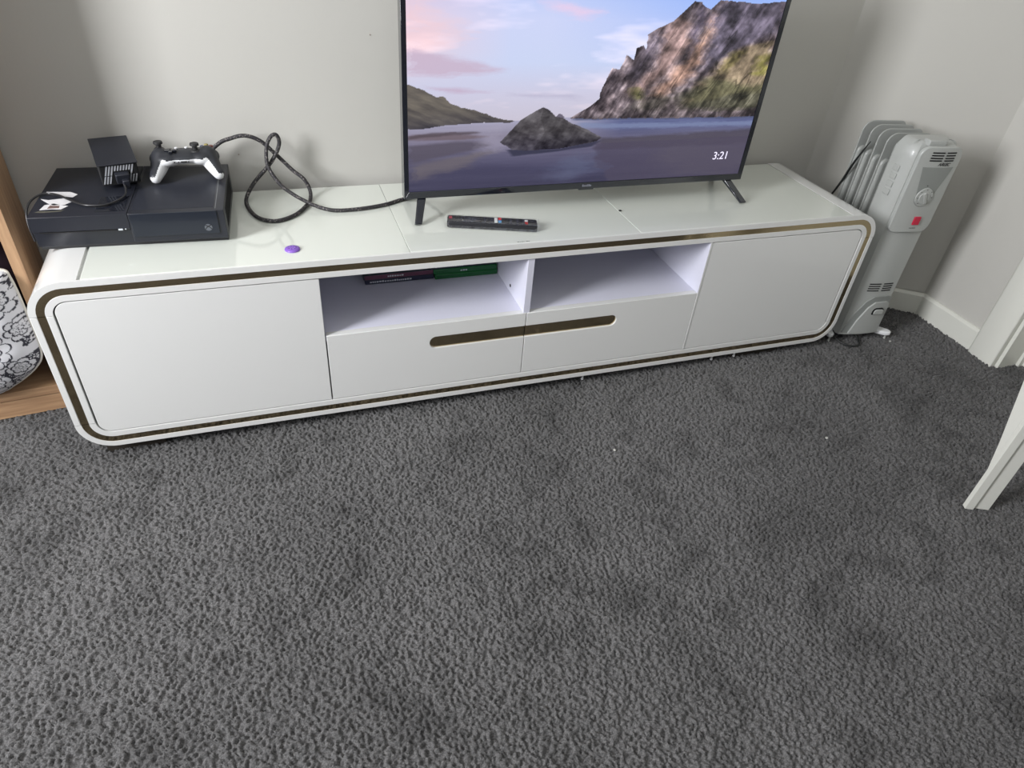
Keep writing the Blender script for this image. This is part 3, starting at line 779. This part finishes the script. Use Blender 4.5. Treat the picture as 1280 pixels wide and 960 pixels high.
nt.links.new(tr.outputs[0], mx.inputs[1]); nt.links.new(gl.outputs[0], mx.inputs[2]); nt.links.new(mx.outputs[0], nt.nodes['Material Output'].inputs[0])
bm = bmesh.new(); n1, n2 = 60, 18
rows = []
for i_ in range(n1+1):
    row = []; x = -.1065+.214*i_/n1
    for j_ in range(n2+1):
        t_ = j_/n2; y = -.0225+.045*t_
        z = .0188*min(1, 5*t_, 5*(1-t_))+.0006+random.uniform(0, .0016)*(1 if 2 < j_ < n2-2 else .2)
        row.append(bm.verts.new((x+random.uniform(-.001, .001), y, z)))
    rows.append(row)
for a_, b_ in zip(rows, rows[1:]):
    for j_ in range(n2): bm.faces.new((a_[j_], b_[j_], b_[j_+1], a_[j_+1]))
obj('plastic_wrap', bm, WRAP, rm)['label'] = 'crinkled clear film around the remote'

# ------------------------------------------------------------------ small things on the stand top
pk = empty('plastic_disc', (.4845, .0585, H), 0, 'small round purple plastic disc with dimples near the front edge of the stand', 'disc')
bm = bmesh.new(); prof = [(0, .0052), (.007, .0052), (.012, .0046), (.0150, .0030), (.0157, .0012), (.0150, 0), (0, 0)]
rings = []
for r_, z_ in prof[1:-1]: rings.append([bm.verts.new((r_*math.cos(2*PI*k/28), r_*math.sin(2*PI*k/28), z_)) for k in range(28)])
for a_, b_ in zip(rings, rings[1:]):
    for k in range(28): bm.faces.new((a_[k], a_[(k+1) % 28], b_[(k+1) % 28], b_[k]))
bm.faces.new(rings[0]); bm.faces.new(rings[-1])
obj('body', bm, PURPLE, pk, smooth=True, angle=50)
dm = mat('dimple_purple', srgb(72, 46, 118), .5); dl = mat('raised_purple', srgb(160, 124, 214), .3)
for k in range(7):
    a_ = k*2*PI/7; obj('dimple', CY((.0075*math.cos(a_), .0075*math.sin(a_), .0051), .0011, .0008, n=10), dm, pk)
for k in range(7):
    a_ = (k+.5)*2*PI/7; obj('stud', CY((.0060*math.cos(a_), .0060*math.sin(a_), .0053), .0013, .0010, n=10), dl, pk)
bm = bmesh.new(); bmesh.ops.create_icosphere(bm, subdivisions=2, radius=.0035)
for v_ in bm.verts: v_.co *= 1+random.uniform(-.25, .25); v_.co.z *= .55
o = obj('crumb', bm, DARKSLOT, smooth=True); o.location = (1.2768, .1288, H+.0017); tag(o, 'tiny black crumb lying on the stand top below the television', 'crumb')

# game cases on the shelf
def case(x0, y0, z0, rz, body, bands, label, nm='game_case', ln=.172, dp=.135, th=.0135):
    c = empty(nm, (x0, y0, z0), rz, label, 'game case', 'game cases stacked in the open shelf')
    obj('case', BX(0, ln, 0, dp, 0, th), body, c, bevel=.0018)
    obj('paper_spine', BX(.003, ln-.003, -.0003, .001, .0015, th-.0015), bands[0], c)
    bm = bmesh.new(); x = bands[2]
    for k in range(bands[3]):
        w_ = random.uniform(.003, .006); box(bm, x, x+w_, -.0006, -.0002, th*.36, th*.36+random.uniform(.003, .0045)); x += w_+.0016
    obj('spine_print', bm, bands[1], c); return c
NAVY = mat('case_navy', srgb(34, 40, 60), .3, coat=.3); GREEN = mat('case_green', srgb(22, 110, 50), .3, coat=.3); GRAY = mat('case_smoke', srgb(48, 54, 62), .3)
SP1 = mat('spine_navy', srgb(38, 42, 64), .4); SP2 = mat('spine_plum', srgb(100, 58, 78), .4, var=(60, .3)); SP3 = mat('spine_green', srgb(18, 88, 44), .4); SP4 = mat('spine_dark', srgb(26, 34, 44), .4)
zsh = ZS-.0006
case(.648, .2085, zsh, 0, NAVY, (SP1, PRINTL, .012, 18), 'navy game case with white spine print, lowest of the left stack on the shelf', ln=.174)
case(.644, .2060, zsh+.0137, .01, GRAY, (SP2, PRINTL, .06, 7), 'game case with mottled plum spine lying on the navy case', ln=.178)
case(.812, .2045, zsh+.0274, 0, NAVY, (SP4, PRINTL, .012, 12), 'dark blue game case resting on the green game cases', ln=.172)
case(.8235, .2020, zsh, 0, GREEN, (SP3, PRINTL, .30, 0), 'green game case with blank spine, lowest of the right stack', ln=.166)
case(.820, .2035, zsh+.0137, 0, GREEN, (SP3, PRINTL, .07, 3), 'green game case in the middle of the right stack on the shelf', ln=.168)

# ------------------------------------------------------------------ oil heater
ht = empty('oil_heater', (2.121, .007, 0), math.radians(-8), 'pale grey oil-filled column heater standing between the white stand and the corner', 'heater')
def section(hw_b, hw_f, yb, yf, n=16):
    """plan outline of the front cover: flat back, bowed front"""
    pts = [(-hw_b, yb), (-hw_b*1.0, yb-.020)]
    m_ = []
    for k in range(n+1):
        t_ = -1+2*k/n
        x = t_*hw_f; y = yf+.006*abs(t_)**2
        m_.append((x, y))
    L1 = [(-hw_b, yb-.02), (-hw_b+.002, yb-.042), (-hw_f-.005, yf+.016), (-hw_f-.001, yf+.009)]
    Rr = [(-p[0], p[1]) for p in L1[::-1]]
    return [(-hw_b, yb)]+L1+m_+Rr+[(hw_b, yb)]
def loft(levels):
    bm = bmesh.new(); R_ = [[bm.verts.new((x, y, z)) for x, y in s] for s, z in levels]
    n = len(R_[0])
    for a_, b_ in zip(R_, R_[1:]):
        for k in range(n): bm.faces.new((a_[k], a_[(k+1) % n], b_[(k+1) % n], b_[k]))
    bm.faces.new(R_[0]); bm.faces.new(R_[-1][::-1]); return bm
TOPZ = .612
lv = []
for z in (.022, .10, .2, .3, .4, .5, .565): lv.append((section(.079, .063, .078, .006), z))
for k in range(1, 8):
    a_ = k/7*PI/2; s = .030*(1-math.cos(a_)); lv.append((section(.079-s*.9, .063-s*.9, .078, .006+s*.8), .565+(TOPZ-.565)*math.sin(a_)))
cv = obj('front_cover', loft(lv), GREYP, ht, smooth=True, angle=35)
def front_y(x): return .006+.006*(x/.063)**2
def plate(pts, y_off, thick, nm, m, parent, bevel=.0015):
    """plate following the bowed front"""
    bm = bmesh.new()
    xs = np.linspace(min(p[0] for p in pts), max(p[0] for p in pts), 9)
    prism(bm, pts, 0, thick)
    g = [e for e in bm.edges]
    for xc in xs[1:-1]:
        bmesh.ops.bisect_plane(bm, geom=bm.verts[:]+bm.edges[:]+bm.faces[:], plane_co=(xc, 0, 0), plane_no=(1, 0, 0))
    for v_ in bm.verts: v_.co.y += front_y(v_.co.x)-y_off
    return obj(nm, bm, m, parent, bevel=bevel, angle=30)
# raised control panel
pan = rrect(-.0600, .0690, .368, .606, (.020, .026, .030, .026), 7)
cpn = plate(pan, .0095, .012, 'control_panel', GREYP, ht, .003)
rc = plate([(-.040, .553), (-.0225, .470)]+arc(.0015, .471, .0265, 180, 310, 9)+[(.024, .462), (.057, .553)][0:0]+[(.021, .455), (.055, .553)], .0102, .002, 'dial_recess', GREYD, cpn, .0004)
kn = obj('dial', join(CY((.0015, front_y(0)-.0105, .4720), .0255, .004, n=36, axis='y')), GREYP, cpn, bevel=.0012)
o1 = obj('knob', join(CY((.0015, front_y(0)-.0132, .4700), .0165, .003, n=32, axis='y'), BX(-.0040, .0040, -.0045, .0, -.0150, .0150, M=Matrix.Translation((.0015, front_y(0)-.0140, .470)) @ Matrix.Rotation(math.radians(-24), 4, 'Y'))), GREYP, ht, bevel=.0012)
o1.name = 'knob'
bm = bmesh.new()
for k in range(7):
    a_ = math.radians(230-k*46); box(bm, .0015+.0215*math.cos(a_)-.0009, .0015+.0215*math.cos(a_)+.0009, front_y(0)-.0145, front_y(0)-.0137, .472+.0215*math.sin(a_)-.0009, .472+.0215*math.sin(a_)+.0009)
box(bm, -.004, -.001, front_y(0)-.0112, front_y(0)-.0104, .502, .5045)
obj('dial_marks', bm, PRINT, ht)
sw = obj('power_switch', BX(.0030, .0230, front_y(.015)-.0135, front_y(.015)-.008, .392, .4155), REDP, ht, bevel=.0012); sw['label'] = 'red rocker switch'
bm = bmesh.new()
for k in range(5): box(bm, .001+k*.0042, .0035+k*.0042, front_y(.012)-.0102, front_y(.012)-.0094, .381, .3828)
obj('switch_print', bm, PRINT, ht)
def slots(zs, xr, yo, nm):
    for z in zs:
        for a_, b_ in xr:
            n_ = 6; bm = bmesh.new()
            pts = [(a_+(b_-a_)*k/n_) for k in range(n_+1)]
            up_ = []; 
            V = [[bm.verts.new((x, front_y(x)-yo-.0008+dy_, z+dz_)) for x in pts] for dy_, dz_ in ((0, 0), (0, .0030), (.003, .0030), (.003, 0))]
            for r0, r1 in ((0, 1), (1, 2), (2, 3), (3, 0)):
                for k in range(n_): bm.faces.new((V[r0][k], V[r0][k+1], V[r1][k+1], V[r1][k]))
            obj(nm, bm, DARKSLOT, ht)
slots((.5895, .5825, .5755, .5690), ((-.030, .0060), (.0130, .0430)), .0101, 'vent_slot')
slots((.198, .1905, .183, .1755), ((-.034, .004), (.013, .046)), .0005, 'vent_slot')
text('brand_lettering', 'ARLEC', .0115, PRINT, ht, (.018, front_y(.018)-.0102, .5608), (PI/2, 0, 0), shear=.35, bold=.0003)
# moulded side louvres
for k in range(4):
    z = .535-k*.022
    obj('side_louvre', BX(-.0795, -.0765, .034, .056, z-.008, z+.008, M=Matrix.Translation((-.0005, 0, 0))), GREYP, ht, bevel=.0014)
# arched cord store at the foot of the cover, with latch
def archp(x0, x1, z0, zt, r):
    return [(x0, z0), (x1, z0), (x1, zt-r*.5)]+[(x1-r*.12, zt-r*.15), (x1-r*.5, zt)]+[(x0+(x1-x0)*.48, zt-.001), (x0+(x1-x0)*.30, zt-.018), (x0+(x1-x0)*.12, zt-.06)]
plate(archp(-.058, .066, .030, .158, .03), .0035, .006, 'cord_store_frame', GREYD, ht, .002)
plate(archp(-.040, .062, .030, .140, .03), .0085, .010, 'cord_store', GREYP, ht, .003)
obj('latch_recess', PR(rrect(.008, .046, .098, .121, (.003, .003, .009, .012), 5), front_y(.02)-.0092, front_y(.02)-.006), DARKSLOT, ht)
obj('latch', PR(rrect(.014, .045, .100, .1165, (.002, .002, .007, .009), 5), front_y(.02)-.0125, front_y(.02)-.0085), GREYP, ht, bevel=.0012)
obj('top_grip', BX(-.040, .012, .010, .034, TOPZ-.010, TOPZ+.006), GREYP, ht, bevel=.002)
# fins
def fin_mesh():
    bm = bmesh.new(); prism(bm, rrect(-.069, .069, .055, .600, (.012, .012, .020, .030), 8), -.0022, .0022)
    return bm
def fin_bulge():
    bm = bmesh.new()
    prism(bm, rrect(-.064, -.030, .075, .530, .016, 5), -.0095, .0095); prism(bm, rrect(-.022, .022, .075, .545, .015, 5), -.009, .009); prism(bm, rrect(.030, .064, .075, .530, .016, 5), -.0095, .0095); return bm
f0 = None
for k in range(5):
    y = .092+.037*k
    if f0 is None:
        f0 = obj('fin', fin_mesh(), FINM, ht, bevel=.0018); f0.location.y = y
        b0 = obj('oil_channel', fin_bulge(), FINM, f0, bevel=.008, seg=3)
    else:
        c = f0.copy(); COL.objects.link(c); c.location.y = y; d = b0.copy(); COL.objects.link(d); d.parent = c
obj('column_header', join(CY((0, .165, .545), .017, .165, n=20, axis='y'), CY((0, .165, .10), .017, .165, n=20, axis='y')), FINM, ht, smooth=True)
# feet
def foot(y):
    pts = [(-.072, y+.022), (.060, y+.022), (.074, y+.004), (.096, y-.010), (.114, y-.012), (.121, y-.004), (.116, y+.010), (.080, y+.040), (-.080, y+.040), (-.098, y+.012), (-.100, y), (-.092, y-.008), (-.080, y-.004)]
    o = obj('foot', PR(pts, .014, .0275, 'z'), WHITEP, ht, bevel=.004, seg=3)
    for s in (-.090, .109):
        obj('caster', join(CY((s, y-.002, .008), .0028, .018, n=12), CY((s, y-.002, .0), .0040, .008, n=14)), GREYP, o, bevel=.0008)
foot(.012); foot(.215)
obj('base_tray', BX(-.062, .060, .030, .070, .016, .0222), GREYD, ht, bevel=.002)
cp_ = catmull([(-.070, .030, .026), (-.068, .012, .009), (-.052, -.018, .0035), (-.028, -.030, .0035), (-.004, -.022, .0035), (.006, .000, .006), (.002, .03, .022)], 8)
obj('power_lead', tube(cp_, .0030, 8), mat('lead_black', srgb(30, 32, 32), .5), ht, smooth=True, angle=80)
# flat black lead hanging from the rear fins down behind the stand
def ribbon(pts, ws, th):
    bm = bmesh.new(); R_ = []
    for i_, p in enumerate(pts):
        p = Vector(p); t_ = (Vector(pts[min(i_+1, len(pts)-1)])-Vector(pts[max(i_-1, 0)])).normalized(); s = t_.cross(Vector((0, 1, 0))).normalized(); n_ = s.cross(t_)
        R_.append([bm.verts.new(p+s*a_*ws[i_]+n_*b_*th) for a_, b_ in ((-1, -1), (1, -1), (1, 1), (-1, 1))])
    for a_, b_ in zip(R_, R_[1:]):
        for k in range(4): bm.faces.new((a_[k], a_[(k+1) % 4], b_[(k+1) % 4], b_[k]))
    bm.faces.new(R_[0]); bm.faces.new(R_[-1][::-1]); return bm
rb = obj('hanging_strap', ribbon(catmull([(2.070, .305, .28), (2.080, .286, .340), (2.0817, .2662, .3895), (2.0792, .2482, .4340), (2.0771, .2333, .4806), (2.0745, .2145, .5240), (2.0735, .1985, .5575)], 5), list(np.concatenate([np.linspace(.0022, .0045, 18), np.linspace(.0045, .0006, 13)])), .0012), mat('strap_black', srgb(40, 42, 42), .6), None, smooth=True)
tag(rb, 'flat black lead stretched from behind the stand up to the heater fins', 'cable')

# ------------------------------------------------------------------ bookcase with floral cushion and plum shape
bk = empty('bookcase', (-.043, .203, 0), math.radians(6), 'oak-coloured open bookcase at the left edge, standing beside the white stand', 'bookcase')
BW, BD, BHt = .54, .186, 1.80
obj('side_panel', BX(-.021, 0, 0, BD, 0, BHt), OAK, bk, bevel=.0006)
obj('side_panel', BX(-BW, -BW+.021, 0, BD, 0, BHt), OAK, bk, bevel=.0006)
for z in (.048, .430, .79, 1.15, 1.50): obj('shelf', BX(-BW+.0212, -.0212, .001, BD-.006, z, z+.022), OAKH, bk, bevel=.0006)
obj('top_panel', BX(-BW+.0212, -.0212, .0, BD, BHt-.021, BHt), OAKH, bk, bevel=.0006)
obj('kickboard', BX(-BW+.0212, -.0212, .004, .018, 0, .0478), OAKH, bk)
obj('back_board', BX(-BW+.0212, -.0212, BD-.006, BD, .05, BHt-.03), OAKH, bk)

def pillow(name, outline, y_mid, thick, m, root, NS=12, K=46, colorf=None):
    """puffed cushion from an (x,z) outline"""
    P_ = [Vector((x, 0, z)) for x, z in outline]
    # dense smooth closed outline
    n = len(P_); cl = []
    for i_ in range(n):
        a_, b_, c_, d_ = P_[i_-1], P_[i_], P_[(i_+1) % n], P_[(i_+2) % n]
        for k in range(NS):
            t_ = k/NS; cl.append(.5*((2*b_)+(c_-a_)*t_+(2*a_-5*b_+4*c_-d_)*t_*t_+(3*b_-a_-3*c_+d_)*t_**3))
    cen = sum(cl, Vector())/len(cl)
    co = []; q_ = []; N = len(cl)
    for side in (1, -1):
        for r_ in range(K+1):
            f = 1-r_/K
            d_ = thick/2*(1-f**4.0)**.62
            for j, p in enumerate(cl):
                v_ = cen+(p-cen)*f
                wr = .0025*math.sin(v_.x*70+v_.z*25)*(1-f)*2+.002*math.sin(v_.z*90-v_.x*30)
                co.append((v_.x, y_mid-side*(d_+wr*(1-f**6)), v_.z))
    for s_ in range(2):
        o_ = s_*(K+1)*N
        for r_ in range(K):
            for j in range(N):
                a_ = o_+r_*N+j; b_ = o_+r_*N+(j+1) % N; c_ = o_+(r_+1)*N+(j+1) % N; d_ = o_+(r_+1)*N+j
                q_.append((a_, b_, c_, d_) if s_ == 0 else (a_, d_, c_, b_))
    co = np.array(co, np.float32); me = grid_mesh(name, co, np.array(q_))
    if colorf is not None:
        c_ = colorf(co[:, 0], co[:, 2]); at = me.color_attributes.new('Col', 'FLOAT_COLOR', 'POINT')
        at.data.foreach_set('color', np.concatenate([c_, np.ones((len(c_), 1))], 1).ravel().astype(np.float32))
    return link(name, me, m, root), [cl[i_] for i_ in range(0, N, 2)]
def floral(x, z):
    """white cloth with black line-drawn flowers and leaves"""
    ink = np.zeros(len(x)); fill = np.zeros(len(x))
    r = np.random.default_rng(12)
    cen = [(-.105, .325, .040, 8), (-.150, .215, .046, 10), (-.080, .250, .028, 7), (-.165, .130, .036, 8), (-.105, .160, .026, 6), (-.19, .30, .034, 7), (-.075, .38, .030, 6), (-.24, .20, .045, 9), (-.25, .36, .045, 8), (-.33, .28, .05, 9), (-.30, .12, .04, 8), (-.13, .41, .03, 7), (-.40, .2, .05, 8), (-.4, .38, .05, 9)]
    covered = np.zeros(len(x), bool)
    for cx, cz, R_, n in cen:
        dx_, dz_ = x-cx, z-cz; rr_ = np.hypot(dx_, dz_); th_ = np.arctan2(dz_, dx_)+cx*30
        for lay, s in ((0, 1.), (1, .62)):
            edge = R_*s*(.72+.28*np.abs(np.cos(n*th_/2+lay*1.2))**.6)
            e_ = np.abs(rr_-edge) < .0016
            if lay == 0: ink[covered == False] = np.maximum(ink, e_)[covered == False]; 
            else: ink = np.maximum(ink, e_*(rr_ < R_))
            pet = (np.abs(np.sin(n*th_/2+lay*1.2+PI/2)) < .07) & (rr_ > R_*.22) & (rr_ < edge)
            ink = np.maximum(ink, pet)
        vein = (np.abs(np.sin(n*2.5*th_)) < .18) & (rr_ > R_*.24) & (rr_ < R_*.40)
        ink = np.maximum(ink, vein)
        ink = np.maximum(ink, (rr_ < R_*.17) & (rr_ > R_*.12))
        covered |= rr_ < R_*.9
    # leaves between the flowers
    for _ in range(240):
        cx, cz = r.uniform(-.45, -.04), r.uniform(.03, .45); a_ = r.uniform(0, PI); l_, w_ = r.uniform(.014, .024), r.uniform(.004, .008)
        dx_, dz_ = x-cx, z-cz; p_ = dx_*math.cos(a_)+dz_*math.sin(a_); s_ = -dx_*math.sin(a_)+dz_*math.cos(a_)
        f_ = np.abs(s_)-w_*(1-(p_/l_)**2)
        inside = (np.abs(p_) < l_) & ~covered
        ink = np.maximum(ink, inside & (np.abs(f_) < .0013)); ink = np.maximum(ink, inside & (f_ < 0) & (np.abs(s_) < .0008))
        ink = np.maximum(ink, inside & (f_ < 0) & (np.sin(p_*900+s_*500) > .75)*(r.random() < .6))
    k = ink[:, None]
    return lin([206, 206, 210])*(1-k)+lin([44, 44, 54])*k
cu = empty('floral_cushion', (-.11, .17, .07), 0, 'white cushion with black line-drawn flowers pushed into the lower bookcase shelf', 'cushion')
FL = vcol_mat('floral_cotton', .85)
outl = [(-.190, .0735), (-.150, .087), (-.095, .128), (-.0725, .170), (-.0700, .26), (-.0720, .350), (-.085, .372), (-.16, .378), (-.30, .385), (-.40, .36), (-.42, .24), (-.40, .10), (-.32, .0735)]
o, cl = pillow('cover', outl, .197, .13, FL, cu, NS=36, K=130, colorf=floral)
local(o, cu)
pp = obj('piping', tube([(p.x, .197, p.z) for p in cl]+[(cl[0].x, .197, cl[0].z)], .0034, 8), mat('piping_cream', srgb(214, 210, 200), .8), cu, smooth=True, angle=80); local(pp, cu)
# dark plum pillow shape added behind for its tone
cd_ = empty('plum_shape', (-.2, .33, .07), 0, 'dark plum pillow shape added behind the floral cushion in the bookcase', 'cushion')
o, cl = pillow('cover', [(-.10, .10), (-.078, .2), (-.080, .36), (-.10, .405), (-.25, .415), (-.42, .40), (-.44, .25), (-.42, .09), (-.25, .075)], .320, .06, mat('dark_plum', srgb(46, 30, 44), .9, bump=(300, .3, .001)), cd_)
local(o, cd_)

# ------------------------------------------------------------------ white desk leg frame on the right
dk = empty('white_desk', (1.873, -.643, 0), math.radians(-26), 'white desk leg frame with a shallow L-shaped post at the right edge of the picture', 'desk')
DT = .74
obj('leg', BX(.0, .0190, -.0, .0130, .0, DT-.02), TRIM, dk, bevel=.0008)
obj('leg', BX(.0205, .0560, .0060, .0230, .0, DT-.02), TRIM, dk, bevel=.0008)
gus = [(.0131, .112), (.031, .183), (.075, .325), (.16, .60), (.20, DT-.02), (.0131, DT-.02)]
obj('side_brace', PR(gus, .001, .0180, 'x'), TRIM, dk, bevel=.0006)
obj('leg', BX(.56, .60, .0, .04, .0, DT-.02), TRIM, dk, bevel=.0008)
P1, P2 = Vector((2.005, -.725, 0)), Vector((2.44, -.365, 0)); nn = Vector((P2.y-P1.y, -(P2.x-P1.x), 0)).normalized()*.30
Q1, Q2 = P1+nn, P2+nn
o = obj('reflection_block', PR([(p.x, p.y) for p in (P1, P2, Q2, Q1)], .0, .40, 'z'), TRIM, dk, bevel=.001)  # unseen white block, added so the gold strip reflects something bright
o.matrix_parent_inverse = (Matrix.Translation(dk.location) @ Matrix.Rotation(math.radians(-26), 4, 'Z')).inverted()
obj('desk_top', BX(-.01, .61, -.30, .235, DT-.0195, DT), TRIM, dk, bevel=.001)

# ------------------------------------------------------------------ specks
wb = bpy.data.objects['wall_back']
for x, z in ((.4009, .5167), (.719, .7742)):
    obj('nail_hole', CY((x, YW-.0004, z), .0016, .0014, n=10, axis='y'), EDGE, wb)
lint = mat('lint_fibre', srgb(196, 196, 190), .9)
for k, (x, y, lb) in enumerate(((1.7123, -.3545, 'white speck of lint on the open carpet in front of the right door'), (2.2322, -.0202, 'white speck of lint on the carpet beside the heater foot'), (1.1555, -.2594, 'pale speck of lint on the carpet below the drawers'))):
    bm = bmesh.new(); bmesh.ops.create_icosphere(bm, subdivisions=2, radius=.0032)
    for v_ in bm.verts: v_.co *= 1+random.uniform(-.35, .35); v_.co.z *= .6
    o = obj('lint', bm, lint); o.location = (x, y, .002); o.rotation_euler = (0, 0, k); tag(o, lb, 'lint', 'lint on the carpet')
